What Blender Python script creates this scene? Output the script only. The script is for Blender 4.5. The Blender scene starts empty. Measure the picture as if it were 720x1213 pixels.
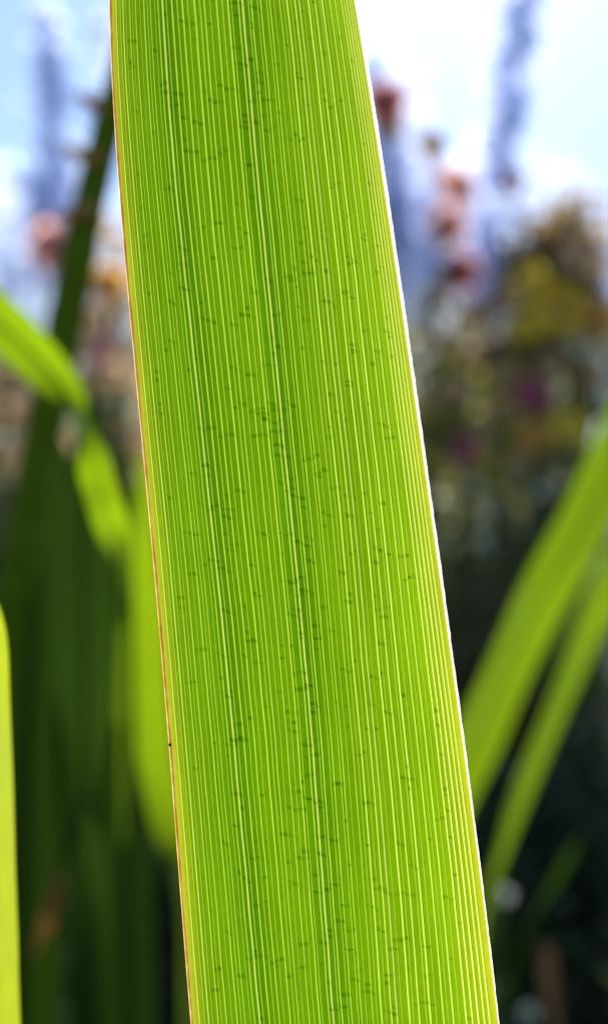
import bpy, math, random
import numpy as np
from mathutils import Vector, Matrix, noise

random.seed(11)
rng = np.random.default_rng(11)
sc = bpy.context.scene
col = sc.collection
R = math.radians

# ------------------------------------------------------------------ camera
CAM_H = 0.90                       # height of the phone above the soil
LENS, SENSOR_W = 4.2, 3.917        # a phone's main camera held upright
PW, PH = 720.0, 1213.0
TANW = SENSOR_W / LENS             # picture width per metre of distance
cam = bpy.data.cameras.new('camera')
cam.lens = LENS
cam.sensor_fit = 'VERTICAL'
cam.sensor_height = SENSOR_W * PH / PW
cam.sensor_width = SENSOR_W
cam.clip_start = 0.004
cam.clip_end = 2000
cam.dof.use_dof = True
cam.dof.focus_distance = 0.0758
cam.dof.aperture_fstop = 1.15
camo = bpy.data.objects.new('camera', cam)
camo.location = (0, 0, CAM_H)
camo.rotation_euler = (R(90), 0, 0)
col.objects.link(camo)
sc.camera = camo

# ------------------------------------------------------------------ sky, sun, exposure
SUN_AZ, SUN_EL = 16.0, 52.0        # degrees right of the view direction, degrees above the horizon
w = bpy.data.worlds.new('World')
sc.world = w
w.use_nodes = True
nt = w.node_tree
sky = nt.nodes.new('ShaderNodeTexSky')
sky.sky_type = 'NISHITA'
sky.sun_disc = False
sky.sun_elevation = R(SUN_EL)
sky.sun_rotation = R(SUN_AZ)
sky.air_density = 1.0
sky.dust_density = 0.4
sky.ozone_density = 2.0
bg = nt.nodes['Background']
bg.inputs['Strength'].default_value = 0.10
nt.links.new(sky.outputs[0], bg.inputs['Color'])

sl = bpy.data.lights.new('sun', 'SUN')
sl.energy = 4.9
sl.angle = R(0.53)
sl.color = (1.0, 0.95, 0.86)
so = bpy.data.objects.new('sun', sl)
sdir = Vector((math.sin(R(SUN_AZ)) * math.cos(R(SUN_EL)), math.cos(R(SUN_AZ)) * math.cos(R(SUN_EL)), math.sin(R(SUN_EL))))
so.rotation_euler = sdir.to_track_quat('Z', 'Y').to_euler()
so.location = sdir * 20
col.objects.link(so)

vs = sc.view_settings
vs.view_transform = 'Standard'
vs.look = 'None'
vs.exposure = 1.36
vs.gamma = 1.0
vs.use_curve_mapping = False
cy = sc.cycles
cy.use_denoising = True
cy.use_adaptive_sampling = False
cy.max_bounces = 10
cy.transmission_bounces = 8
cy.transparent_max_bounces = 24
cy.sample_clamp_indirect = 6.0

# ------------------------------------------------------------------ helpers
def px(x, y, D):
    """a point D metres in front of the lens plane, seen at photograph pixel (x, y)"""
    k = TANW * D / PW
    return Vector(((x - PW / 2) * k, D, CAM_H + (PH / 2 - y) * k))

def mesh(name, verts, faces, smooth=True, uv=None, attrs=None):
    me = bpy.data.meshes.new(name)
    me.from_pydata([tuple(v) for v in verts], [], faces)
    if smooth:
        me.polygons.foreach_set('use_smooth', [True] * len(me.polygons))
    if uv is not None:
        lay = me.uv_layers.new(name='UVMap')
        li = np.empty(len(me.loops), dtype=np.int32)
        me.loops.foreach_get('vertex_index', li)
        lay.data.foreach_set('uv', np.asarray(uv, dtype=np.float32)[li].ravel())
    if attrs:
        for k, v in attrs.items():
            a = me.attributes.new(k, 'FLOAT', 'POINT')
            a.data.foreach_set('value', np.asarray(v, dtype=np.float32))
    me.update()
    return me

def link(name, me, mat=None, parent=None):
    o = bpy.data.objects.new(name, me)
    col.objects.link(o)
    if mat is not None and me is not None and len(me.materials) == 0:
        me.materials.append(mat)
    if parent is not None:
        o.parent = parent
        o.matrix_parent_inverse = Matrix.Translation(-parent.location)
    return o

def tag(o, label, cat, group=None):
    o['label'] = label
    o['category'] = cat
    if group:
        o['group'] = group
    return o

def thing(name, label, cat, loc, group=None):
    o = bpy.data.objects.new(name, None)
    o.empty_display_size = 0.02
    o.location = loc
    col.objects.link(o)
    return tag(o, label, cat, group)

class Nodes:
    def __init__(self, name):
        self.m = bpy.data.materials.new(name)
        self.m.use_nodes = True
        self.t = self.m.node_tree
        self.t.nodes.clear()
        self.out = self.t.nodes.new('ShaderNodeOutputMaterial')
    def n(self, typ, **kw):
        nd = self.t.nodes.new(typ)
        for k, v in kw.items():
            setattr(nd, k, v)
        return nd
    def l(self, a, b):
        self.t.links.new(a, b)
    def put(self, sock, v):
        if hasattr(v, 'is_output'):
            self.l(v, sock)
        else:
            sock.default_value = v
    def math(self, op, a, b=0.5, c=None):
        nd = self.n('ShaderNodeMath', operation=op)
        self.put(nd.inputs[0], a); self.put(nd.inputs[1], b)
        if c is not None:
            self.put(nd.inputs[2], c)
        return nd.outputs[0]
    def mix(self, f, a, b, mode='MIX'):
        nd = self.n('ShaderNodeMix', data_type='RGBA', blend_type=mode)
        self.put(nd.inputs[0], f)
        self.put(nd.inputs[6], a if hasattr(a, 'is_output') else (*a, 1))
        self.put(nd.inputs[7], b if hasattr(b, 'is_output') else (*b, 1))
        return nd.outputs[2]
    def noise(self, vec, scale, detail=3, rough=0.55):
        nd = self.n('ShaderNodeTexNoise')
        nd.inputs['Scale'].default_value = scale
        nd.inputs['Detail'].default_value = detail
        nd.inputs['Roughness'].default_value = rough
        if vec is not None:
            self.l(vec, nd.inputs['Vector'])
        return nd.outputs['Fac']
    def ramp(self, f, stops, interp='LINEAR'):
        nd = self.n('ShaderNodeValToRGB')
        cr = nd.color_ramp
        cr.interpolation = interp
        while len(cr.elements) < len(stops):
            cr.elements.new(0.5)
        for e, (p, c) in zip(cr.elements, stops):
            e.position = p
            e.color = (*c, 1)
        self.l(f, nd.inputs[0])
        return nd.outputs[0]
    def leafy(self, trans, refl, ft=0.65, gloss=0.0, rough=0.4, normal=None):
        """thin plant tissue: part of the light passes, part is reflected"""
        tr = self.n('ShaderNodeBsdfTranslucent'); self.put(tr.inputs[0], trans if hasattr(trans, 'is_output') else (*trans, 1))
        df = self.n('ShaderNodeBsdfDiffuse'); self.put(df.inputs[0], refl if hasattr(refl, 'is_output') else (*refl, 1))
        mx = self.n('ShaderNodeMixShader'); mx.inputs[0].default_value = ft
        self.l(df.outputs[0], mx.inputs[1]); self.l(tr.outputs[0], mx.inputs[2])
        res = mx.outputs[0]
        if normal is not None:
            self.l(normal, df.inputs['Normal']); self.l(normal, tr.inputs['Normal'])
        if gloss:
            gl = self.n('ShaderNodeBsdfGlossy'); gl.inputs['Roughness'].default_value = rough
            gl.inputs['Color'].default_value = (0.9, 0.95, 1, 1)
            fr = self.n('ShaderNodeFresnel'); fr.inputs['IOR'].default_value = 1.4
            f2 = self.math('MULTIPLY', fr.outputs[0], gloss)
            m2 = self.n('ShaderNodeMixShader'); self.l(f2, m2.inputs[0])
            self.l(res, m2.inputs[1]); self.l(gl.outputs[0], m2.inputs[2])
            res = m2.outputs[0]
        self.l(res, self.out.inputs['Surface'])
        return res

# ------------------------------------------------------------------ materials
def mat_lamina():
    N = Nodes('leaf_tissue')
    uv = N.n('ShaderNodeUVMap').outputs[0]
    sp = N.n('ShaderNodeSeparateXYZ'); N.l(uv, sp.inputs[0])
    s = sp.outputs[0]
    # tissue is thicker and deeper green beside the three large ribs, thin and yellowish by the margins
    base = N.ramp(s, [(0.0, (0.80, 0.78, 0.05)), (0.028, (0.46, 0.60, 0.01)), (0.05, (0.24, 0.47, 0.004)), (0.12, (0.20, 0.455, 0.003)),
                      (0.17, (0.185, 0.435, 0.003)), (0.212, (0.118, 0.34, 0.003)), (0.235, (0.115, 0.335, 0.003)),
                      (0.30, (0.19, 0.44, 0.003)), (0.40, (0.20, 0.45, 0.003)), (0.445, (0.128, 0.355, 0.003)),
                      (0.485, (0.122, 0.345, 0.003)), (0.54, (0.195, 0.445, 0.003)), (0.66, (0.225, 0.48, 0.003)),
                      (0.80, (0.265, 0.53, 0.003)), (0.90, (0.31, 0.59, 0.003)), (0.965, (0.44, 0.68, 0.004)),
                      (1.0, (0.80, 0.82, 0.03))])
    mp = N.n('ShaderNodeMapping'); mp.inputs['Scale'].default_value = (60, 26, 1); N.l(uv, mp.inputs[0])
    n1 = N.noise(mp.outputs[0], 3.0, 4, 0.65)
    f1 = N.math('MULTIPLY_ADD', n1, 0.55, 0.72)
    mp2 = N.n('ShaderNodeMapping'); mp2.inputs['Scale'].default_value = (5, 4, 1); N.l(uv, mp2.inputs[0])
    n2 = N.noise(mp2.outputs[0], 1.6, 3)
    f2 = N.math('MULTIPLY_ADD', n2, 0.20, 0.255)
    f = N.math('MULTIPLY', f1, f2)
    vec = N.n('ShaderNodeCombineColor')
    for i in range(3):
        N.l(f, vec.inputs[i])
    tcol = N.mix(1.0, base, vec.outputs[0], 'MULTIPLY')
    bp = N.n('ShaderNodeBump'); bp.inputs['Strength'].default_value = 0.25; bp.inputs['Distance'].default_value = 0.0002
    N.l(n1, bp.inputs['Height'])
    N.leafy(tcol, (0.03, 0.055, 0.002), 0.84, 0.04, 0.5, bp.outputs[0])
    return N.m

def mat_vein(name, tc):
    tc = [x * 0.57 for x in tc]
    N = Nodes(name)
    tcn = N.n('ShaderNodeTexCoord').outputs['Object']
    mp = N.n('ShaderNodeMapping'); mp.inputs['Scale'].default_value = (600, 600, 160); N.l(tcn, mp.inputs[0])
    n1 = N.noise(mp.outputs[0], 1.0, 2)
    c = N.mix(n1, [x * 0.82 for x in tc], [min(x * 1.15, 0.98) for x in tc])
    N.leafy(c, (0.16, 0.22, 0.03), 0.86, 0.1, 0.4)
    return N.m

def mat_simple_leaf(name, trans, refl, ft=0.6, gloss=0.5, rough=0.35, uvk=(18, 3)):
    trans = [x * 0.58 for x in trans]
    N = Nodes(name)
    uv = N.n('ShaderNodeUVMap').outputs[0]
    mp = N.n('ShaderNodeMapping'); mp.inputs['Scale'].default_value = (uvk[0], uvk[1], 1); N.l(uv, mp.inputs[0])
    n1 = N.noise(mp.outputs[0], 2.0, 3)
    f = N.math('MULTIPLY_ADD', n1, 0.7, 0.65)
    v = N.n('ShaderNodeCombineColor')
    for i in range(3):
        N.l(f, v.inputs[i])
    N.leafy(N.mix(1, trans, v.outputs[0], 'MULTIPLY'), N.mix(1, refl, v.outputs[0], 'MULTIPLY'), ft, gloss, rough)
    return N.m

def mat_var(name, a, b, ft=0.6, gloss=0.08, tk=2.4, rough=0.5):
    """foliage or petals whose colour varies from piece to piece between a and b"""
    N = Nodes(name)
    at = N.n('ShaderNodeAttribute'); at.attribute_name = 'var'
    c = N.mix(at.outputs['Fac'], a, b)
    tcol = N.mix(at.outputs['Fac'], [min(x * tk, 0.9) for x in a], [min(x * tk, 0.9) for x in b])
    N.leafy(tcol, c, ft, gloss, rough)
    return N.m

def mat_ground():
    N = Nodes('soil')
    tc = N.n('ShaderNodeTexCoord').outputs['Object']
    n1 = N.noise(tc, 3.0, 5, 0.6)
    n2 = N.noise(tc, 45.0, 4, 0.6)
    c = N.ramp(n1, [(0.3, (0.022, 0.018, 0.011)), (0.5, (0.022, 0.034, 0.010)), (0.75, (0.035, 0.045, 0.014))])
    c2 = N.mix(n2, (0.45, 0.45, 0.45), (1.35, 1.3, 1.2))
    cc = N.mix(1, c, c2, 'MULTIPLY')
    b = N.n('ShaderNodeBsdfPrincipled'); b.inputs['Roughness'].default_value = 0.95
    N.l(cc, b.inputs['Base Color'])
    bp = N.n('ShaderNodeBump'); bp.inputs['Distance'].default_value = 0.03; N.l(n2, bp.inputs['Height'])
    N.l(bp.outputs[0], b.inputs['Normal'])
    N.l(b.outputs[0], N.out.inputs[0])
    return N.m

M = {}
M['lamina'] = mat_lamina()
M['rib'] = mat_vein('large_rib', (0.44, 0.60, 0.075))
M['vein'] = mat_vein('pale_vein', (0.36, 0.585, 0.030))
M['veinlet'] = mat_vein('faint_vein', (0.29, 0.53, 0.016))
M['bright_vein'] = mat_vein('bright_vein', (0.52, 0.74, 0.075))
M['edge_vein'] = mat_vein('edge_vein', (0.72, 0.84, 0.15))
M['ground'] = mat_ground()

# ------------------------------------------------------------------ ground
def ground():
    n, rad = 96, [0, .4, .8, 1.3, 2, 3, 4.5, 7, 11, 18, 30, 60, 150, 400, 900]
    v, f = [(0, 0, 0)], []
    for i, r in enumerate(rad[1:]):
        for k in range(n):
            a = 2 * math.pi * k / n
            x, y = r * math.cos(a), r * math.sin(a)
            z = 0.05 * noise.noise(Vector((x * 0.7, y * 0.7, 3))) * (1 if r < 40 else 0)
            v.append((x, y, z))
    for k in range(n):
        f.append((0, 1 + k, 1 + (k + 1) % n))
    for i in range(len(rad) - 2):
        a0, b0 = 1 + i * n, 1 + (i + 1) * n
        for k in range(n):
            f.append((a0 + k, b0 + k, b0 + (k + 1) % n, a0 + (k + 1) % n))
    o = link('ground', mesh('ground', v, f), M['ground'])
    o['kind'] = 'structure'
ground()

# ------------------------------------------------------------------ the large leaf in focus
def interp(xs, ys):
    xs, ys = np.array(xs, float), np.array(ys, float)
    return lambda q: np.interp(q, xs, ys)

Yl = [0, 100, 207, 300, 400, 450, 550, 650, 700, 800, 880, 950, 1000, 1100, 1213]
Xl = [131.5, 133.5, 141.8, 150.2, 157.5, 162.8, 171.5, 182.5, 186.6, 196, 200.6, 206, 211, 219.4, 227.5]
Yr = [0, 100, 200, 300, 400, 450, 550, 650, 700, 800, 950, 1080, 1213]
Xr = [420, 436, 452, 467, 481, 488, 502.5, 516, 524, 538, 557, 574, 590]
pl = np.polynomial.Polynomial.fit(Yl, Xl, 4)
pr = np.polynomial.Polynomial.fit(Yr, Xr, 4)
dpl0, dpl1 = pl.deriv()(0), pl.deriv()(1213)
dpr0, dpr1 = pr.deriv()(0), pr.deriv()(1213)
LEAF_D = 0.0755
KPX = TANW * LEAF_D / PW
Y_TIP, Y_BASE = -3300.0, PH / 2 + CAM_H / KPX + 60     # the tip above the frame, the foot in the soil

def edges(y):
    if y < 0:
        t = y / Y_TIP
        xc = 0.5 * (pl(0) + pr(0)) + y * 0.115 + 60 * t * t
        hw = 0.5 * (pr(0) - pl(0)) * max(1 - 0.35 * t - 0.65 * t ** 3, 0.0)
        return xc - hw, xc + hw
    if y > PH:
        d = y - PH
        t = min(d / (Y_BASE - PH), 1)
        xc = 0.5 * (pl(PH) + pr(PH)) + d * 0.108 - 500 * t * t
        hw = 0.5 * (pr(PH) - pl(PH)) + 60 * math.sin(min(t * 2.2, 1) * math.pi / 2) - 95 * t * t
        return xc - hw, xc + hw
    return float(pl(y)), float(pr(y))

SB = [0, 0.222, 0.465, 0.673, 0.86, 1.0]
ST = [0, 0.213, 0.541, 0.775, 0.925, 1.0]
def smooth_map():
    # monotone cubic through (SB, ST)
    x, y = np.array(SB), np.array(ST)
    h = np.diff(x); dl = np.diff(y) / h
    m = np.zeros(len(x)); m[0], m[-1] = dl[0], dl[-1]
    m[1:-1] = 2 * dl[1:] * dl[:-1] / (dl[1:] + dl[:-1])
    def f(q):
        i = int(min(max(np.searchsorted(x, q) - 1, 0), len(x) - 2))
        t = (q - x[i]) / h[i]
        return float((2*t**3-3*t*t+1)*y[i] + (t**3-2*t*t+t)*h[i]*m[i] + (-2*t**3+3*t*t)*y[i+1] + (t**3-t*t)*h[i]*m[i+1])
    return f
fmap = smooth_map()

def leaf_point(s, y, lift=0.0):
    """s across the blade 0..1, y along it in photograph pixels; lift towards the viewer in metres"""
    k = min(max(1 - y / PH, 0), 1.0)
    u = s + (fmap(min(max(s, 0), 1)) - s) * k if 0 <= s <= 1 else s
    a, b = edges(y)
    wob = 1.1 * noise.noise(Vector((s * 3.1, y * 0.006, 1.7))) + 0.5 * noise.noise(Vector((s * 9, y * 0.02, 5.2)))
    wob *= min(s, 1 - s, 0.12) / 0.12
    x = a + (b - a) * u + wob
    # shallow trough across the blade, one margin rolled back towards the light
    dep = -0.0011 * (2 * u - 1) ** 2 - 0.0016 * max(u - 0.80, 0) ** 2 / 0.04
    for c in (0.22, 0.49):
        dep -= 0.00016 * math.exp(-((u - c) / 0.035) ** 2)
    dep += 0.0005 * noise.noise(Vector((s * 1.5, y * 0.0016, 9.0)))
    tb = min(max(y / PH, 0), 1) - 0.5
    dep += 0.0025 * 4 * tb * tb          # the blade bows a little towards the viewer
    core = dep
    if y < 0:
        t = y / Y_TIP
        dep += 0.02 * t * t
    if y > PH:
        t = (y - PH) / (Y_BASE - PH)
        dep += 0.05 * t * t * (3 - 2 * t)
    p = px(x, y, LEAF_D + core)
    p.y = LEAF_D + dep - lift
    return p

rows = [Y_TIP + (0 - Y_TIP) * (i / 26) ** 1.0 for i in range(26)] + [i * 13.0 for i in range(0, 94)]
rows += [PH + 9 + (Y_BASE - PH - 9) * (i / 34) ** 1.5 for i in range(0, 35)]
# veins: three large ribs and the ranks between them, alternately stronger and fainter
vein_list = []       # (s, half width in px, kind)
def rank(s0, s1, n, strong0=False):
    for i in range(1, n):
        f = i / n
        wide = 1.2 if s0 > 0.6 else 1.0
        s = s0 + (s1 - s0) * f + random.uniform(-0.2, 0.2) * (s1 - s0) / n
        st = (i % 2 == 0) != strong0
        vein_list.append((s, wide * random.uniform(0.85, 1.35) if st else random.uniform(0.70, 1.0), ('bright_vein' if s > 0.62 or s < 0.07 else 'vein') if st else ('vein' if s > 0.75 or s < 0.05 else 'veinlet')))
rank(0.012, 0.222, 14, True)
vein_list.append((0.222, 1.6, 'rib'))
rank(0.222, 0.465, 15)
vein_list.append((0.465, 1.55, 'rib'))
rank(0.465, 0.673, 13)
vein_list.append((0.673, 1.3, 'rib'))
rank(0.673, 0.895, 12)
for s in (0.897, 0.917, 0.937, 0.956, 0.973):
    vein_list.append((s, random.uniform(1.1, 1.6), 'edge_vein'))
vein_list.sort()

leaf = thing('leaf_blade', 'broad backlit green leaf with fine pale parallel veins, one margin brown and one white for a sunlit highlight', 'leaf', leaf_point(0.5, Y_BASE))

def wid(hw, y):                    # half width in s units
    a, b = edges(y)
    return hw / max(b - a, 40)

def build_lamina():
    v, f, uv = [], [], []
    bounds = [(0.0, 0.0, None)] + vein_list + [(1.0, 0.0, None)]
    for i in range(len(bounds) - 1):
        (sa, ha, _), (sb, hb, _) = bounds[i], bounds[i + 1]
        nc = 3
        base = len(v)
        for y in rows:
            l = sa + wid(ha, y) * 0.80
            r = sb - wid(hb, y) * 0.80
            if r < l:
                l = r = 0.5 * (l + r)
            for c in range(nc):
                s = l + (r - l) * c / (nc - 1)
                v.append(leaf_point(s, y, 0.00002 if c == 1 else 0))
                uv.append((s, 1 - y / PH))
        for j in range(len(rows) - 1):
            for c in range(nc - 1):
                a = base + j * nc + c
                f.append((a, a + nc, a + nc + 1, a + 1))
    return link('lamina', mesh('lamina', v, f, True, uv), M['lamina'], leaf)
build_lamina()

def build_vein(s, hw, kind):
    v, f = [], []
    nc = 5
    for y in rows:
        k = hw * (1 + 0.22 * noise.noise(Vector((s * 40, y * 0.011, 2))))
        h = wid(k, y)
        for c in range(nc):
            q = 2 * c / (nc - 1) - 1
            v.append(leaf_point(min(max(s + q * h, 0), 1), y, 0.00003 + hw * KPX * 0.75 * (1 - q * q)))
    for j in range(len(rows) - 1):
        for c in range(nc - 1):
            a = j * nc + c
            f.append((a, a + nc, a + nc + 1, a + 1))
    o = link('large_rib' if kind == 'rib' else 'vein', mesh('vein', v, f), M[kind], leaf)
    return o
for s, hw, kind in vein_list:
    build_vein(s, hw, kind)

def tube(points, radii, n=8, squash=None):
    v, f = [], []
    pts = [Vector([float(c) for c in p]) for p in points]
    for i, p in enumerate(pts):
        d = (pts[min(i + 1, len(pts) - 1)] - pts[max(i - 1, 0)]).normalized()
        a = d.cross(Vector((0, 1, 0.01))).normalized()
        b = d.cross(a).normalized()
        for k in range(n):
            t = 2 * math.pi * k / n
            v.append(p + radii[i] * (math.cos(t) * a + math.sin(t) * b))
    for i in range(len(pts) - 1):
        for k in range(n):
            f.append((i * n + k, i * n + (k + 1) % n, (i + 1) * n + (k + 1) % n, (i + 1) * n + k))
    f.append(tuple(range(n - 1, -1, -1)))
    f.append(tuple((len(pts) - 1) * n + k for k in range(n)))
    return v, f

def mat_margin(name, a, b, ft, sc_, gloss=0.5):
    N = Nodes(name)
    tcn = N.n('ShaderNodeTexCoord').outputs['Object']
    n1 = N.noise(tcn, sc_, 3)
    rp = N.ramp(n1, [(0.35, a), (0.65, b)])
    N.leafy(rp, rp, ft, gloss, 0.35)
    return N.m
M['dry_margin'] = mat_margin('dry_brown_margin', (0.55, 0.26, 0.06), (0.80, 0.52, 0.22), 0.85, 420)
M['sun_rim_margin'] = mat_margin('sun_rim_margin', (0.80, 0.80, 0.76), (0.90, 0.90, 0.88), 0.85, 900)  # sunlit rim highlight put into the white of this strip

mrows = [y for y in rows if y < 0] + [i * 5.0 for i in range(0, 245)] + [y for y in rows if y > PH + 15]
def build_margin(side):
    pts, rad = [], []
    for y in mrows:
        n1 = noise.noise(Vector((y * 0.013, side * 7.0, 0.3)))
        n2 = noise.noise(Vector((y * 0.11, side * 7.0, 4.3)))
        k = min(max(1 - y / PH, 0), 1)
        if side == 0:
            r = 1.5 + 0.40 * n1 + 0.28 * n2
            p = leaf_point(0.0, y, 0.00002)
            p.x += (0.45 * n1 + 0.25 * n2) * KPX
        else:
            r = 0.60 + 1.6 * k ** 1.1 + 0.18 * n1 + 0.22 * n2
            p = leaf_point(1.0, y, 0.00002)
            p.x += (0.6 * r + 0.15 * n2) * KPX
        if y < 0:
            r *= max(1 - (y / Y_TIP) ** 2, 0.1)
        pts.append(p); rad.append(r * KPX)
    v, f = [], []
    nc = 7
    for p, q in zip(pts, rad):
        for c in range(nc):
            t = c / (nc - 1)
            tl = 0.9 * t if side else 0.0
            v.append(p + Vector((q * (2.0 * t - 1.0), -q * (tl + 0.7 * math.sin(math.pi * t)), 0)))
    for i in range(len(pts) - 1):
        for c in range(nc - 1):
            k = i * nc + c
            f.append((k, k + nc, k + nc + 1, k + 1))
    o = link('margin', mesh('margin', v, f), M['dry_margin' if side == 0 else 'sun_rim_margin'], leaf)
    o['label'] = 'thin dry brown margin' if side == 0 else 'margin with its sunlit highlight painted white'
    return o
m0 = build_margin(0)
build_margin(1)

# dark soft cross veinlets between neighbouring veins, in short staggered chains
def build_cross():
    N = Nodes('cross_veinlet')
    at = N.n('ShaderNodeAttribute'); at.attribute_name = 'core'
    tr = N.n('ShaderNodeBsdfTranslucent'); tr.inputs[0].default_value = (0.17, 0.34, 0.06, 1)
    tp = N.n('ShaderNodeBsdfTransparent')
    mx = N.n('ShaderNodeMixShader')
    N.l(at.outputs['Fac'], mx.inputs[0]); N.l(tp.outputs[0], mx.inputs[1]); N.l(tr.outputs[0], mx.inputs[2])
    N.l(mx.outputs[0], N.out.inputs[0])
    ss = [q[0] for q in vein_list]
    v, f, core = [], [], []
    def patch(i, y, a, dy, hgt):
        s0, s1 = ss[i], ss[i + 1]
        g = 0.10 * (s1 - s0)
        cols = 5
        b = len(v)
        for c in range(cols):
            q = c / (cols - 1)
            s = s0 - g + (s1 - s0 + 2 * g) * q
            yy = y + dy * (q - 0.5) + random.uniform(-0.4, 0.4)
            e = (1 - abs(2 * q - 1) ** 3)
            for r in (-1.6, -0.55, 0.55, 1.6):
                v.append(leaf_point(s, yy + r * hgt, 0.00012))
                core.append(a * e if abs(r) < 1 else 0.0)
        for c in range(cols - 1):
            for r in range(3):
                k = b + c * 4 + r
                f.append((k, k + 4, k + 5, k + 1))
    def add(i, y):
        n = random.choice([1, 1, 1, 2, 2, 3])
        slope = random.uniform(-2, 2.6)
        for j in range(n):
            if i + j >= len(ss) - 1:
                break
            if ss[i + j + 1] > 0.93:
                break
            patch(i + j, y + slope * j + random.uniform(-1.5, 1.5), random.uniform(0.18, 0.60), random.uniform(-1.0, 1.6), random.uniform(1.3, 2.4))
    for _ in range(430):
        s = min(max(random.gauss(0.47, 0.235), 0.06), 0.88)
        i = int(np.searchsorted(ss, s))
        add(min(max(i, 1), len(ss) - 2), random.uniform(-30, PH + 30))
    # the most visible chains run out from the large ribs
    for sr in (0.222, 0.465):
        i = ss.index(sr)
        y = 20.0
        while y < PH:
            add(i - random.choice([1, 2, 2]), y)
            if random.random() < 0.7:
                add(i, y + random.uniform(-14, 18))
            y += random.uniform(38, 105)
    o = link('cross_veinlets', mesh('cross_veinlets', v, f, True, None, {'core': core}), N.m, leaf)
    o['kind'] = 'stuff'
build_cross()

def speck():
    N = Nodes('dark_speck')
    b = N.n('ShaderNodeBsdfPrincipled'); b.inputs['Base Color'].default_value = (0.02, 0.012, 0.008, 1); b.inputs['Roughness'].default_value = 0.7
    N.l(b.outputs[0], N.out.inputs[0])
    c = leaf_point(0.0, 882, 0.00012)
    v, f = [], []
    for i in range(5):
        th = math.pi * i / 4
        for k in range(8):
            p = 2 * math.pi * k / 8
            r = 1.7 * KPX * (1 + 0.25 * random.uniform(-1, 1))
            v.append(c + Vector((r * math.sin(th) * math.cos(p), 0.6 * r * math.cos(th), 1.5 * r * math.sin(th) * math.sin(p))))
    for i in range(4):
        for k in range(8):
            f.append((i * 8 + k, i * 8 + (k + 1) % 8, (i + 1) * 8 + (k + 1) % 8, (i + 1) * 8 + k))
    link('dark_speck', mesh('dark_speck', v, f), N.m, leaf)
speck()

# ------------------------------------------------------------------ other long leaves standing around it
def catmull(P, n):
    P = [np.array(p, float) for p in P]
    P = [2 * P[0] - P[1]] + P + [2 * P[-1] - P[-2]]
    out = []
    seg = len(P) - 3
    for i in range(n):
        t = i / (n - 1) * seg
        k = min(int(t), seg - 1)
        t -= k
        a, b, c, d = P[k:k + 4]
        out.append(0.5 * ((2 * b) + (c - a) * t + (2 * a - 5 * b + 4 * c - d) * t * t + (3 * b - a - 3 * c + d) * t ** 3))
    return out

def blade(name, label, ctrl, mat, ribmat, fold=0.18, group=None, cat='leaf', tip=True, n=70):
    """ctrl: (x px, y px, distance, width px, face angle) from the tip to the foot.
    face angle: compass turn of the blade's face, 0 = towards the viewer"""
    C = []
    for (x, y, D, wpx, ang) in ctrl:
        p = px(x, y, D)
        C.append((p.x, p.y, p.z, wpx * TANW * D / PW, R(ang)))
    # carry the foot down to the soil
    x, y, z, wd, ang = C[-1]
    if z > 0.02:
        dx, dy, dz = [C[-1][i] - C[-2][i] for i in range(3)]
        L = (dx * dx + dy * dy + dz * dz) ** 0.5
        k = z
        C.append((x + dx / L * k * 0.35, y + 0.02 + dy / L * k * 0.3, z * 0.5, wd * 0.95, ang))
        C.append((x + dx / L * k * 0.42, y + 0.04 + dy / L * k * 0.4, -0.03, wd * 0.7, ang))
    Q = catmull(C, n)
    pts = [Vector([float(c) for c in q[:3]]) for q in Q]
    nc = 9
    v, f, uv, rib, rr = [], [], [], [], []
    seed = random.random() * 50
    for i, p in enumerate(pts):
        d = (pts[min(i + 1, n - 1)] - pts[max(i - 1, 0)]).normalized()
        a = float(Q[i][4])
        nrm = Vector((math.sin(a), -math.cos(a), 0))
        side = d.cross(nrm)
        if side.length < 1e-4:
            side = Vector((1, 0, 0))
        side.normalize()
        nn = side.cross(d).normalized()
        wd = float(Q[i][3]) * (1 + 0.03 * noise.noise(Vector((i * 0.15, seed, 0))))
        if tip:
            t = i / (n - 1) / 0.18
            if t < 1:
                wd *= max(1 - (1 - t) ** 2, 0.02)
        for c in range(nc):
            q = 2 * c / (nc - 1) - 1
            v.append(p + side * q * wd / 2 + nn * (abs(q) ** 1.3 * wd / 2 * fold + 0.004 * wd * math.cos(q * 40)))
            uv.append((c / (nc - 1), i / (n - 1) * 4))
        rib.append(p - nn * 0.0 + nn * -0.0003)
        rr.append(max(wd * 0.030, 0.0002))
    for i in range(n - 1):
        for c in range(nc - 1):
            a = i * nc + c
            f.append((a, a + nc, a + nc + 1, a + 1))
    root = thing(name, label, cat, pts[-1], group)
    link('lamina', mesh('lamina', v, f, True, uv), mat, root)
    tv, tf = tube(rib, rr, 6)
    link('midrib', mesh('midrib', tv, tf), ribmat, root)
    return root

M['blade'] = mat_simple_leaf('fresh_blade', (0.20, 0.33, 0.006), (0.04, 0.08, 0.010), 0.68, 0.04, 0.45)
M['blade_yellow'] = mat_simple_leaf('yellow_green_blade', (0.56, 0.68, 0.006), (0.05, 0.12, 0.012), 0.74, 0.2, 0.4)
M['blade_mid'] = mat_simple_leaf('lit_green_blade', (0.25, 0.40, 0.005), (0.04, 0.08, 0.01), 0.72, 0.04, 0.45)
M['blade_shade'] = mat_simple_leaf('shade_green_blade', (0.045, 0.105, 0.008), (0.016, 0.036, 0.008), 0.45, 0.0, 0.5)  # darker copy of the blade green, shade put into its colour
M['blade_dry'] = mat_simple_leaf('dry_blade', (0.42, 0.18, 0.04), (0.22, 0.095, 0.028), 0.5, 0.05, 0.6)
M['blade_rib'] = mat_simple_leaf('blade_midrib', (0.30, 0.42, 0.04), (0.08, 0.16, 0.03), 0.55, 0.3, 0.4)
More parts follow.
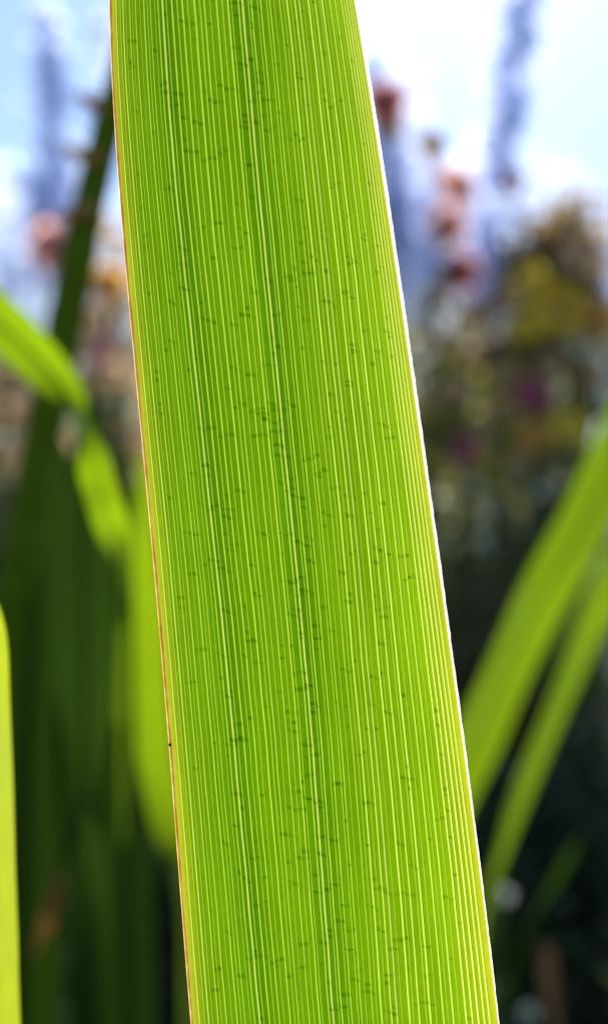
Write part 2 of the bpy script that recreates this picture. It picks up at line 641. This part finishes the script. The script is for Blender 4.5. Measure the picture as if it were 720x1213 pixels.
M['shade_rib'] = mat_simple_leaf('shade_midrib', (0.12, 0.30, 0.04), (0.04, 0.09, 0.02), 0.45, 0.3, 0.4)  # midrib copy darkened for the same shade

G = 'long leaves standing around the broad leaf'
# bright leaf close by, only its side in the picture
blade('leaf_blade', 'yellow green upright leaf with blunt tip, standing apart at the edge of the clump',
      [(-26, 672, 0.100, 66, -14), (-22, 750, 0.100, 76, -14), (-20, 900, 0.100, 86, -14), (-16, 1080, 0.101, 90, -14), (-12, 1250, 0.102, 92, -14), (0, 1800, 0.106, 96, -14)],
      M['blade_yellow'], M['blade_rib'], 0.08, G)
# arching leaf that turns on itself
blade('leaf_blade', 'arching bright green leaf, twisted at its bend beside the dark flower stalk',
      [(-210, 230, 0.190, 30, -10), (-110, 285, 0.192, 52, -10), (-20, 362, 0.194, 60, -10), (40, 420, 0.197, 58, -10), (80, 466, 0.20, 40, 30), (98, 505, 0.203, 26, 74), (116, 565, 0.21, 40, 0), (132, 620, 0.215, 38, 14), (146, 680, 0.25, 32, 66), (140, 780, 0.34, 34, 66), (132, 1000, 0.43, 40, 66), (130, 1300, 0.45, 40, 66)],
      M['blade_mid'], M['blade_rib'], 0.16, G)
# upright bright leaf half hidden behind the broad leaf
blade('leaf_blade', 'upright bright green leaf half hidden behind the brown margin of the broad leaf',
      [(166, 540, 0.32, 40, -16), (184, 620, 0.32, 66, -16), (200, 740, 0.325, 88, -16), (206, 880, 0.33, 92, -12), (222, 970, 0.335, 80, 20), (230, 1040, 0.34, 70, 62), (232, 1200, 0.35, 60, 62), (236, 1500, 0.36, 60, 62)],
      M['blade_mid'], M['blade_rib'], 0.08, G)
# the pair on the other side
blade('leaf_blade', 'wide bright green leaf leaning out from behind the white margin of the broad leaf',
      [(860, 270, 0.46, 26, -10), (800, 370, 0.46, 40, -10), (738, 510, 0.465, 52, -10), (688, 623, 0.47, 58, -10), (640, 706, 0.475, 66, 14), (602, 784, 0.48, 72, 26), (562, 876, 0.485, 70, 22), (515, 990, 0.49, 60, 20), (470, 1200, 0.50, 60, 40)],
      M['blade'], M['blade_rib'], 0.2, G)
blade('leaf_blade', 'narrower green leaf leaning in front of the shaded undergrowth, below the wide leaf',
      [(830, 510, 0.50, 26, 0), (775, 600, 0.50, 38, 0), (724, 685, 0.505, 48, 10), (692, 745, 0.51, 52, 28), (659, 828, 0.515, 58, 40), (622, 915, 0.52, 60, 44), (592, 1000, 0.525, 56, 52), (566, 1100, 0.53, 46, 62), (545, 1300, 0.54, 44, 66)],
      M['blade'], M['blade_rib'], 0.2, G)
# blades with their shade put into a darker green
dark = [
    ('shade-darkened green leaf rising in the shade behind the bright bend', [(56, 470, .40, 30, 58), (52, 560, .40, 80, 60), (44, 700, .41, 92, 62), (36, 900, .42, 96, 62), (30, 1250, .44, 96, 62)]),
    ('shade-darkened green leaf standing between the bend and the half hidden leaf', [(106, 440, .36, 30, 66), (106, 540, .36, 70, 62), (102, 640, .365, 70, 40), (102, 800, .37, 74, 24), (104, 920, .38, 78, 40), (110, 1050, .385, 90, 64), (116, 1300, .39, 90, 66)]),
    ('shade-darkened green leaf close beside the half hidden bright leaf', [(152, 520, .44, 26, 62), (150, 660, .44, 60, 64), (148, 820, .45, 70, 66), (152, 1000, .46, 80, 66), (158, 1300, .48, 80, 66)]),
    ('narrow shade-darkened green leaf beside the yellow green leaf', [(20, 560, .48, 20, 20), (24, 660, .48, 36, 30), (34, 860, .49, 40, 50), (44, 1100, .50, 44, 64), (50, 1300, .51, 44, 66)]),
    ('short shade-dulled green leaf low in the shaded clump', [(92, 940, .33, 30, 26), (98, 1010, .33, 46, 40), (112, 1120, .34, 60, 60), (124, 1300, .35, 60, 66)]),
    ('shade-dimmed green leaf low under the leaning leaves', [(690, 985, .56, 20, 40), (650, 1050, .56, 42, 50), (610, 1130, .57, 52, 60), (570, 1300, .58, 60, 66)]),
    ('shade-darkened green leaf between the two leaning leaves', [(752, 590, .56, 30, 62), (700, 720, .56, 64, 64), (645, 850, .57, 80, 66), (595, 1010, .58, 80, 66), (560, 1250, .60, 80, 66)]),
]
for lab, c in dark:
    blade('leaf_blade', lab, c, M['blade_shade'], M['shade_rib'], 0.12, G)
blade('leaf_blade', 'dry brown leaf hanging in the shaded clump beside the yellow green leaf',
      [(38, 1140, .35, 8, 56), (56, 1090, .352, 22, 50), (72, 1040, .36, 22, 56), (92, 1040, .42, 18, 66), (104, 1120, .48, 18, 70), (108, 1300, .50, 20, 74)], M['blade_dry'], M['blade_dry'], 0.3, G)
blade('leaf_blade', 'short dry orange leaf low in the dark undergrowth',
      [(640, 1112, .75, 16, 40), (643, 1140, .75, 34, 40), (648, 1180, .76, 34, 50), (655, 1230, .78, 30, 60)], M['blade_dry'], M['blade_dry'], 0.3, G)

# dark flower stalk with small dry bracts
def stalk():
    C = [px(x, y, D) for x, y, D in [(214, -230, .285), (186, -110, .288), (166, -10, .29), (152, 60, .292), (133, 135, .294), (109, 230, .297), (85, 350, .30), (61, 470, .303), (39, 580, .306), (19, 690, .31), (1, 820, .315), (-14, 1100, .33)]]
    C.append(Vector((C[-1].x - .02, C[-1].y + .03, 0.25)))
    C.append(Vector((C[-1].x - .005, C[-1].y + .02, -0.03)))
    Q = catmull(C, 90)
    pts = [Vector([float(c) for c in q]) for q in Q]
    k = TANW * .295 / PW
    rad = [k * (13 + 9 * min(max(i - 14, 0) / 30, 1.0)) * min((i + 1) / 10, 1.0) for i in range(len(pts))]
    v, f = tube(pts, rad, 12)
    root = thing('flower_stalk', 'thick dark green flower stalk with small dry tips, leaning behind the broad leaf', 'stalk', pts[-1])
    uv = [(0.5, i * 0.01) for i in range(len(v))]
    link('stem', mesh('stem', v, f, True, uv), M['stalk'], root)
    for (bx, by, tx, ty) in [(134, 132, 92, 112), (124, 190, 76, 174), (110, 246, 72, 256)]:
        a, b = px(bx, by, .292), px(tx, ty, .286)
        m = (a + b) / 2 + Vector((0, 0, -0.001))
        v, f = tube([a, a.lerp(m, .6), m, m.lerp(b, .6), b], [k * 10, k * 10, k * 9, k * 7, k * 2], 8)
        link('bract', mesh('bract', v, f, True, [(0.5, 0.5)] * len(v)), M['bract'], root)
M['stalk'] = mat_simple_leaf('stalk_green', (0.16, 0.24, 0.006), (0.085, 0.135, 0.008), 0.3, 0.04, 0.5)
M['bract'] = mat_simple_leaf('dry_bract', (0.75, 0.42, 0.10), (0.40, 0.22, 0.07), 0.5, 0.2, 0.6)
stalk()

# ------------------------------------------------------------------ the flower border behind
def leaf_cloud(centers, spread, count, size, flat=0.6, seed=0, aspect=0.45):
    """count leaf-shaped faces around clump centers -> verts, faces, var"""
    g = np.random.default_rng(seed)
    centers = np.asarray(centers, float)
    ci = g.integers(0, len(centers), count)
    pos = centers[ci] + g.normal(0, 1, (count, 3)) * np.asarray(spread)[None, :] * 0.55
    d = g.normal(0, 1, (count, 3)); d[:, 2] = d[:, 2] * 0.7 + 0.15
    d /= np.linalg.norm(d, axis=1, keepdims=True)
    e = np.cross(d, g.normal(0, 1, (count, 3))); e /= np.linalg.norm(e, axis=1, keepdims=True)
    nn = np.cross(d, e)
    sz = size * g.uniform(0.6, 1.35, count)[:, None]
    V = np.stack([pos, pos + d * sz * .45 + e * sz * aspect * .5 + nn * sz * .08, pos + d * sz, pos + d * sz * .45 - e * sz * aspect * .5 + nn * sz * .08], 1).reshape(-1, 3)
    F = [(4 * i, 4 * i + 1, 4 * i + 2, 4 * i + 3) for i in range(count)]
    clump_tone = g.uniform(0, 1, len(centers))
    var = np.clip(clump_tone[ci] * 0.6 + g.uniform(0, 0.4, count), 0, 1)
    V[:, 2] = np.maximum(V[:, 2], 0.01)
    return V, F, np.repeat(var, 4)

COVER = {19: 1.9, 20: 1.9, 21: 2.0, 22: 2.0, 23: 2.0, 24: 1.8, 25: 2.6, 28: 2.0}    # leaf area over the crown's front
def shrub(name, label, x, ytop, D, wpx, mat, count, size, cat='shrub', group=None, seed=1, ybot=None, nclump=90, lean=0.0, loose=False):
    top = px(x, ytop, D)
    k = TANW * D / PW
    hw = wpx * k / 2
    zb = 0.04 if ybot is None else max(px(x, ybot, D).z, 0.04)
    g = np.random.default_rng(seed)
    h = top.z - zb
    deep = 0.07 if loose else min(hw, 0.45)
    if loose:
        count = int(COVER.get(seed, 1.35) * 2 * hw * h / (0.225 * size * size))
    cs = []
    while len(cs) < nclump:
        q = g.uniform(-1, 1, 3)
        if q[0] ** 2 + q[1] ** 2 + abs(q[2]) ** 3 < 1:
            zz = zb + h * (0.5 + 0.5 * q[2])
            cs.append((top.x + q[0] * hw * g.uniform(0.75, 1.1) + lean * (zz - zb), D + q[1] * deep, zz - 0.06))
    root = thing(name, label, cat, (top.x, D, 0), group)
    V, F, var = leaf_cloud(cs, (0.10, 0.05 if loose else 0.10, 0.10), count, size, seed=seed)
    link('foliage', mesh('foliage', V, F, False, None, {'var': var}), mat, root)['kind'] = 'stuff'
    tv, tf = [], []
    for c in cs[:: max(1, nclump // 12)]:
        b = Vector((top.x + (c[0] - top.x) * 0.25, D + (c[1] - D) * .25, -0.02))
        e = Vector(c)
        m = b.lerp(e, 0.5) + Vector((0, 0, 0.08 * h))
        a_, b_ = tube(catmull([b, m, e], 8), [0.012 - 0.0012 * i for i in range(8)], 6)
        o = len(tv)
        tv += a_; tf += [tuple(i + o for i in q) for q in b_]
    link('stems', mesh('stems', tv, tf), M['twig'], root)['kind'] = 'stuff'
    return root

M['twig'] = mat_margin('twig_bark', (0.06, 0.045, 0.03), (0.11, 0.08, 0.05), 0.05, 30, 0.1)
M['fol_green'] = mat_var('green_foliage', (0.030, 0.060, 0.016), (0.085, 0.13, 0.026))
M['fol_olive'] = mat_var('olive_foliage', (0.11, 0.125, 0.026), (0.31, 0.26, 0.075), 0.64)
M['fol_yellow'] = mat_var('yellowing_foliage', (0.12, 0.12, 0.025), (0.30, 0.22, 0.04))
M['fol_deep'] = mat_var('deep_shade_foliage', (0.012, 0.022, 0.010), (0.030, 0.048, 0.018), 0.4)  # shade over the low growth put into very dark greens
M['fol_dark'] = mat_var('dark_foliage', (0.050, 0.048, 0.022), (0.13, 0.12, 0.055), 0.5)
M['fol_russet'] = mat_var('russet_foliage', (0.06, 0.055, 0.02), (0.17, 0.11, 0.045))
M['fol_tan'] = mat_var('tan_foliage', (0.12, 0.095, 0.06), (0.26, 0.19, 0.13))
M['fol_fringe'] = mat_var('lilac_fringe_florets', (0.52, 0.57, 0.92), (0.68, 0.72, 0.97), 0.75, 0.0, 1.2)  # lilac carries the blue fringing and glare of the bright sky
M['pet_pink'] = mat_var('dusky_pink_petals', (0.48, 0.27, 0.24), (0.66, 0.40, 0.35), 0.7, 0.05, 1.5)
M['pet_mag'] = mat_var('magenta_petals', (0.28, 0.07, 0.12), (0.42, 0.13, 0.20), 0.7, 0.05, 1.5)
M['pet_red'] = mat_var('dark_red_petals', (0.28, 0.11, 0.11), (0.44, 0.20, 0.18), 0.7, 0.05, 1.5)
M['pet_or'] = mat_var('orange_petals', (0.46, 0.27, 0.06), (0.60, 0.39, 0.12), 0.7, 0.05, 1.5)
M['pet_yel'] = mat_var('yellow_petals', (0.62, 0.44, 0.03), (0.74, 0.56, 0.09), 0.7, 0.05, 1.5)
M['pet_light'] = mat_var('pale_light_petals', (0.66, 0.66, 0.48), (0.82, 0.82, 0.66), 0.7, 0.05, 1.5)  # pale tone of the added leaf glints and one sky gap
M['pet_tan'] = mat_var('peach_petals', (0.42, 0.30, 0.19), (0.62, 0.46, 0.30), 0.7, 0.0, 1.4)
M['disc'] = mat_margin('flower_disc', (0.07, 0.035, 0.015), (0.14, 0.07, 0.03), 0.05, 200, 0.1)
M['fl_stem'] = mat_margin('flower_stem', (0.05, 0.09, 0.025), (0.09, 0.13, 0.04), 0.1, 60, 0.2)

# shrubs and leafy perennials, far to near
S = 'leafy plants of the border'
shr = [
    ('shrub', 'olive hedge shrub past the outer end of the yellow patch', 900, 330, 4.0, 330, 'fol_olive', 0, .10, 16),
    ('shrub', 'last olive hedge shrub beyond the leaning leaves', 1200, 350, 4.1, 330, 'fol_olive', 0, .10, 17),
    ('shrub', 'olive hedge shrub past the tan bush behind the arching leaf', -190, 340, 4.0, 330, 'fol_olive', 0, .10, 18),
    ('shrub', 'loose olive shrub in the middle row between the rust red and magenta flowers', 600, 360, 3.1, 330, 'fol_olive', 0, .08, 19),
    ('shrub', 'loose olive shrub in the middle row behind the arching leaf', 60, 380, 3.0, 330, 'fol_olive', 0, .08, 20),
    ('shrub', 'tall olive green shrub at the back of the border behind the lilac spikes', 520, 330, 4.2, 330, 'fol_olive', 9000, .11, 21),
    ('shrub', 'tall green shrub at the back of the border behind the dark stalk', 110, 330, 4.0, 330, 'fol_olive', 9000, .11, 22),
    ('shrub', 'wide olive shrub at the back, hidden mostly by the broad leaf', 320, 300, 4.4, 300, 'fol_olive', 6000, .11, 23),
    ('shrub', 'yellowing shrub at the far end of the back row', 700, 325, 2.25, 150, 'fol_yellow', 2600, .06, 24),
    ('shrub', 'dark green and brown topped shrub over the yellow flowers', 652, 240, 2.15, 92, 'fol_russet', 1500, .06, 25),
    ('shrub', 'olive bush with tan flowers below the lilac spikes', 540, 335, 2.2, 180, 'fol_olive', 1900, .055, 26),
    ('shrub', 'tan seeding bush behind the arching leaf', 10, 400, 2.2, 150, 'fol_tan', 1500, .06, 27),
    ('shrub', 'tan and pink bush between dark stalk and broad leaf', 134, 235, 2.1, 64, 'fol_tan', 1300, .055, 28),
    ('shrub', 'blue green bush below the lilac spikes behind the arching leaf', 32, 335, 2.8, 70, 'fol_green', 1800, .065, 29),
    ('shrub', 'mixed green bush carrying yellow and magenta flowers', 660, 400, 2.2, 200, 'fol_olive', 1900, .055, 30),
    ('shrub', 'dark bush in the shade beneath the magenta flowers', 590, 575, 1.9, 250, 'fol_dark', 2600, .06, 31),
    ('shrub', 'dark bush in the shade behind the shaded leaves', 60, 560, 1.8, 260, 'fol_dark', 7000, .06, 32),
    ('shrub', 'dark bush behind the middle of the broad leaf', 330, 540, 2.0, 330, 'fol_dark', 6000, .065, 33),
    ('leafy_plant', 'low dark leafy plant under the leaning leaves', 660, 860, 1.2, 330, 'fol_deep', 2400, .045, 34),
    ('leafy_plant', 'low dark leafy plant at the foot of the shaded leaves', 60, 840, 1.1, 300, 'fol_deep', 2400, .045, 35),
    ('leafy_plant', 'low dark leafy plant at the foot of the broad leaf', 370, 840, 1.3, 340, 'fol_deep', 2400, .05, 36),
]
YB = {16: 760, 17: 760, 18: 760, 19: 620, 20: 620, 21: 640, 22: 640, 23: 640, 24: 480, 25: 400, 26: 560, 27: 640, 28: 540, 29: 480, 30: 600}    # where each crown's leaves begin
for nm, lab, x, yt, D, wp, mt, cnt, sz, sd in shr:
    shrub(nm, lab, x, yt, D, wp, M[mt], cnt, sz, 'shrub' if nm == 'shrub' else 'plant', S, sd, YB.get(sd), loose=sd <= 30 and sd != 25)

def spike(label, x0, ytop, x1, ybase, D, wpx, n, seed, group=None, mat='fol_fringe', size=0.022):
    k = TANW * D / PW
    a, b = px(x0, ytop, D), px(x1, ybase, D)
    foot = Vector((b.x + (b.x - a.x) * 0.3, D + 0.03, -0.02))
    root = thing('flower_spike', label, 'flower', foot, group)
    cur = [Vector([float(c) for c in q]) for q in catmull([foot, foot.lerp(b, .6), b, a.lerp(b, .5), a], 24)]
    v, f = tube(cur, [0.0045 - 0.00013 * i for i in range(24)], 6)
    link('stem', mesh('stem', v, f), M['fl_stem'], root)
    g = np.random.default_rng(seed)
    cs = []
    for i in range(26):
        t = i / 25
        c = a.lerp(b, t)
        r = wpx * k * 0.22 * (0.35 + 0.65 * min(t * 2.5, 1)) * g.uniform(0.7, 1.25)
        cs.append((c.x + g.normal(0, r * .5), c.y + g.normal(0, r * .5), c.z + g.normal(0, 0.01)))
    V, F, var = leaf_cloud(cs, (wpx * k * 0.28, wpx * k * 0.28, 0.02), n, size, seed=seed, aspect=0.7)
    link('florets', mesh('florets', V, F, False, None, {'var': var}), M[mat], root)['kind'] = 'stuff'

spike('tall straight spike tinted with lilac sky fringe, standing alone against the sky beside the dark stalk', 57, 14, 60, 270, 2.4, 52, 1700, 101, None, 'fol_fringe', 0.03)
spike('tall leaning spike tinted with lilac sky fringe over the dark red flower', 632, -60, 584, 220, 2.4, 72, 2300, 102, None, 'fol_fringe', 0.032)
spike('spike tinted with lilac sky fringe just beside the brown margin of the broad leaf', 128, 20, 112, 270, 2.7, 50, 1000, 103, None, 'fol_fringe', 0.03)
spike('spike tinted with lilac sky fringe just beside the white margin of the broad leaf', 440, 40, 470, 330, 2.6, 96, 1900, 104, None, 'fol_fringe', 0.03)
gg = random.Random(5)
LIL = [
    ('massed fringe-lilac spikes beside the dark stalk', 'short spike tinted with lilac sky fringe, massed with others beside the dark flower stalk',
     [(8, 190), (30, 215), (50, 200), (76, 195), (92, 210), (18, 250), (42, 262), (70, 245), (100, 250), (118, 215), (-12, 215), (88, 165), (5, 285), (60, 225), (110, 180)]),
    ('massed fringe-lilac spikes by the rust red flowers', 'short spike tinted with lilac sky fringe, massed with others around the rust red flowers',
     [(470, 135), (490, 120), (450, 90), (478, 175), (512, 180), (452, 130), (530, 195), (480, 220), (505, 235), (520, 275), (488, 290), (455, 240), (540, 270), (470, 270), (498, 190), (550, 225)]),
    ('massed fringe-lilac spikes by the brown topped shrub', 'short spike tinted with lilac sky fringe, massed with others around the brown topped shrub',
     [(566, 215), (575, 190), (590, 205), (570, 260), (610, 225), (640, 195), (668, 205), (690, 215), (700, 265), (716, 240), (585, 265), (600, 280), (680, 250), (624, 232), (730, 290)]),
]
n_ = 0
for GL, LL, spots in LIL:
    for (x, y) in spots:
        n_ += 1
        spike(LL, x + gg.uniform(-4, 4), y, x + gg.uniform(-14, 14), y + gg.uniform(110, 160), gg.uniform(2.3, 3.1), gg.uniform(34, 54), 560, 200 + n_, GL, 'fol_fringe', 0.026)

def flower(label, x, y, D, rpx, mat, kind='daisy', seed=1, group=None, cat='flower'):
    k = TANW * D / PW
    c = px(x, y, D)
    r = rpx * k * 1.15
    g = random.Random(seed)
    foot = Vector((c.x + g.uniform(-.08, .08), D + g.uniform(0.0, .1), -0.02))
    root = thing('flower', label, cat, foot, group)
    cur = [Vector([float(c) for c in q]) for q in catmull([foot, foot.lerp(c, .5) + Vector((g.uniform(-.03, .03), 0, 0)), c], 14)]
    v, f = tube(cur, [0.004 - 0.0001 * i for i in range(14)], 6)
    link('stem', mesh('stem', v, f), M['fl_stem'], root)
    ax = Vector((g.uniform(-.35, .35), -0.9, g.uniform(-.1, .25))).normalized()
    e1 = ax.cross(Vector((1, 0, 0.2))).normalized(); e2 = ax.cross(e1)
    v, f, var = [], [], []
    rings = [(13, 1.0, 0.05), (10, .75, .3)] if kind == 'daisy' else [(14, 1.0, -.2), (13, .92, .25), (11, .72, .6), (8, .5, .85), (5, .25, 1.0)]
    for n, rr, up in rings:
        for i in range(n):
            a = 2 * math.pi * (i + g.uniform(-.25, .25)) / n
            d = (math.cos(a) * e1 + math.sin(a) * e2)
            t = (-math.sin(a) * e1 + math.cos(a) * e2)
            b = len(v)
            L = r * rr * g.uniform(.9, 1.1)
            wd = L * 2.6 / n
            for q, ww, hh in ((.12, .35, 0), (.55, 1, .5), (.85, .8, .9), (1, .15, 1)):
                base = c + d * L * q + ax * r * up * hh * .6
                v += [base - t * wd * ww, base + t * wd * ww]
            for j in range(3):
                f.append((b + 2 * j, b + 2 * j + 1, b + 2 * j + 3, b + 2 * j + 2))
            var += [g.random()] * 8
    link('petals', mesh('petals', v, f, False, None, {'var': var}), M[mat], root)['kind'] = 'stuff'
    v, f = [], []
    for i in range(5):
        th = math.pi * .5 * i / 4
        for j in range(10):
            p = 2 * math.pi * j / 10
            rr = r * .28
            v.append(c + rr * math.sin(th) * (math.cos(p) * e1 + math.sin(p) * e2) + ax * rr * .8 * math.cos(th))
    for i in range(4):
        for j in range(10):
            f.append((i * 10 + j, i * 10 + (j + 1) % 10, (i + 1) * 10 + (j + 1) % 10, (i + 1) * 10 + j))
    link('disc', mesh('disc', v, f), M['disc'], root)
    # a few stem leaves
    V, F, vr = leaf_cloud([tuple(cur[6]), tuple(cur[9]), tuple(cur[4])], (.03, .03, .05), 18, .07, seed=seed, aspect=.3)
    link('stem_leaves', mesh('stem_leaves', V, F, False, None, {'var': vr}), M['fol_green'], root)['kind'] = 'stuff'

FL = [
    ('dusky red flower beside the white margin of the broad leaf, against the sky', 456, 120, 2.1, 27, 'pet_red', 'pom'),
    ('brown faded flower just under the dusky red one', 460, 150, 2.1, 16, 'fol_russet', 'pom'),
    ('pale tan flower among the lilac spikes', 512, 172, 2.1, 17, 'fol_tan', 'pom'),
    ('rust red flower at the top of a column of three', 540, 220, 2.1, 25, 'pet_pink', 'pom'),
    ('rust red flower in the middle of a column of three', 530, 268, 2.1, 23, 'pet_pink', 'pom'),
    ('rust red flower at the bottom of a column of three', 546, 322, 2.1, 22, 'pet_red', 'pom'),
    ('small dark red flower under the leaning lilac spike', 608, 216, 2.1, 15, 'pet_red', 'pom'),
    ('large dusky pink flower head between the straight spike and the dark stalk', 66, 292, 2.1, 30, 'pet_pink', 'pom'),
    ('dusky pink flower close under the large dusky pink head', 82, 322, 2.35, 18, 'pet_pink', 'pom'),
    ('small dusky pink flower just above the arching leaf', 50, 268, 2.35, 14, 'pet_pink', 'pom'),
    ('orange flower tucked between the dark stalk and the broad leaf', 131, 334, 1.95, 22, 'pet_or', 'pom'),
    ('dusky pink flower below the orange one', 118, 412, 1.95, 22, 'pet_pink', 'pom'),
    ('tan orange flower beside the brown topped shrub', 692, 304, 1.9, 24, 'pet_tan', 'daisy'),
    ('yellow flower highest of the yellow patch', 630, 338, 1.9, 24, 'pet_yel', 'daisy'),
    ('large yellow flower in the middle of the yellow patch', 662, 366, 1.9, 32, 'pet_yel', 'daisy'),
    ('yellow flower at the outer end of the yellow patch', 708, 380, 1.9, 24, 'pet_or', 'daisy'),
    ('yellow flower low in the yellow patch', 622, 388, 1.9, 20, 'pet_yel', 'daisy'),
    ('pale flower shape added for a sky gap at the edge of the yellow patch', 692, 406, 1.95, 17, 'pet_light', 'daisy'),  # added in place of a bright gap of sky
    ('dusky pink flower above the magenta one', 586, 416, 2.0, 20, 'fol_tan', 'pom'),
    ('bright magenta flower in the mixed green bush', 627, 468, 1.8, 21, 'pet_mag', 'pom'),
    ('dull magenta flower in the shade beside the white margin', 548, 534, 1.8, 17, 'pet_mag', 'pom'),
    ('yellow flower behind the wide leaning leaf', 672, 505, 1.8, 22, 'pet_yel', 'daisy'),
    ('peach flower beside the wide leaning leaf', 630, 518, 1.8, 18, 'pet_or', 'pom'),
]
for i, (lab, x, y, D, r, mt, kd) in enumerate(FL):
    flower(lab, x, y, D, r, mt, kd, 300 + i)
for GP, LP, spots in [  # pale flowers added as leaf glints that blur into discs
    ('added leaf glints under the leaning leaves', 'small pale flower shape added for a leaf glint in the dark undergrowth around the leaning leaves',
     [(576, 606, 1.7, 8), (571, 640, 1.7, 8), (641, 582, 1.7, 8), (563, 574, 1.75, 6), (597, 1060, 0.72, 9), (626, 1200, 0.72, 9), (710, 706, 1.5, 7), (708, 660, 1.5, 5)]),
    ('added leaf glints among the shaded leaves', 'small pale flower shape added for a leaf glint in the dark undergrowth behind the shaded upright leaves',
     [(16, 575, 1.8, 6), (10, 520, 1.8, 6), (44, 722, 0.62, 6), (60, 822, 0.6, 6), (72, 905, 0.6, 6), (138, 660, 1.4, 4)])]:
    for i, (x, y, D, rp) in enumerate(spots):
        flower(LP, x, y, D, rp, 'pet_light', 'daisy', 400 + int(x), GP)
for GP, LP, spots in [
    ('peach flowers of the olive bushes', 'small faded peach flower scattered over the olive and mixed green bushes',
     [(600, 350, 2.0, 15), (556, 372, 2.0, 14), (650, 432, 1.95, 15), (704, 446, 1.95, 15), (598, 446, 1.95, 13), (560, 420, 2.0, 14), (520, 404, 2.0, 15), (516, 356, 2.0, 14), (536, 462, 1.95, 13), (585, 490, 1.9, 13), (506, 470, 1.95, 12), (612, 548, 1.85, 12), (572, 520, 1.9, 11)]),
    ('peach flowers of the tan bushes', 'small faded peach flower scattered over the tan bushes near the dark stalk',
     [(112, 374, 1.95, 14), (136, 442, 1.9, 13), (104, 446, 1.9, 14), (18, 446, 2.0, 15), (34, 488, 2.0, 13), (4, 486, 2.0, 13), (14, 540, 1.9, 12), (140, 282, 2.0, 12), (120, 262, 2.0, 12)])]:
    for i, (x, y, D, rp) in enumerate(spots):
        flower(LP, x, y, D, rp, 'pet_tan', 'pom', 500 + int(x), GP)
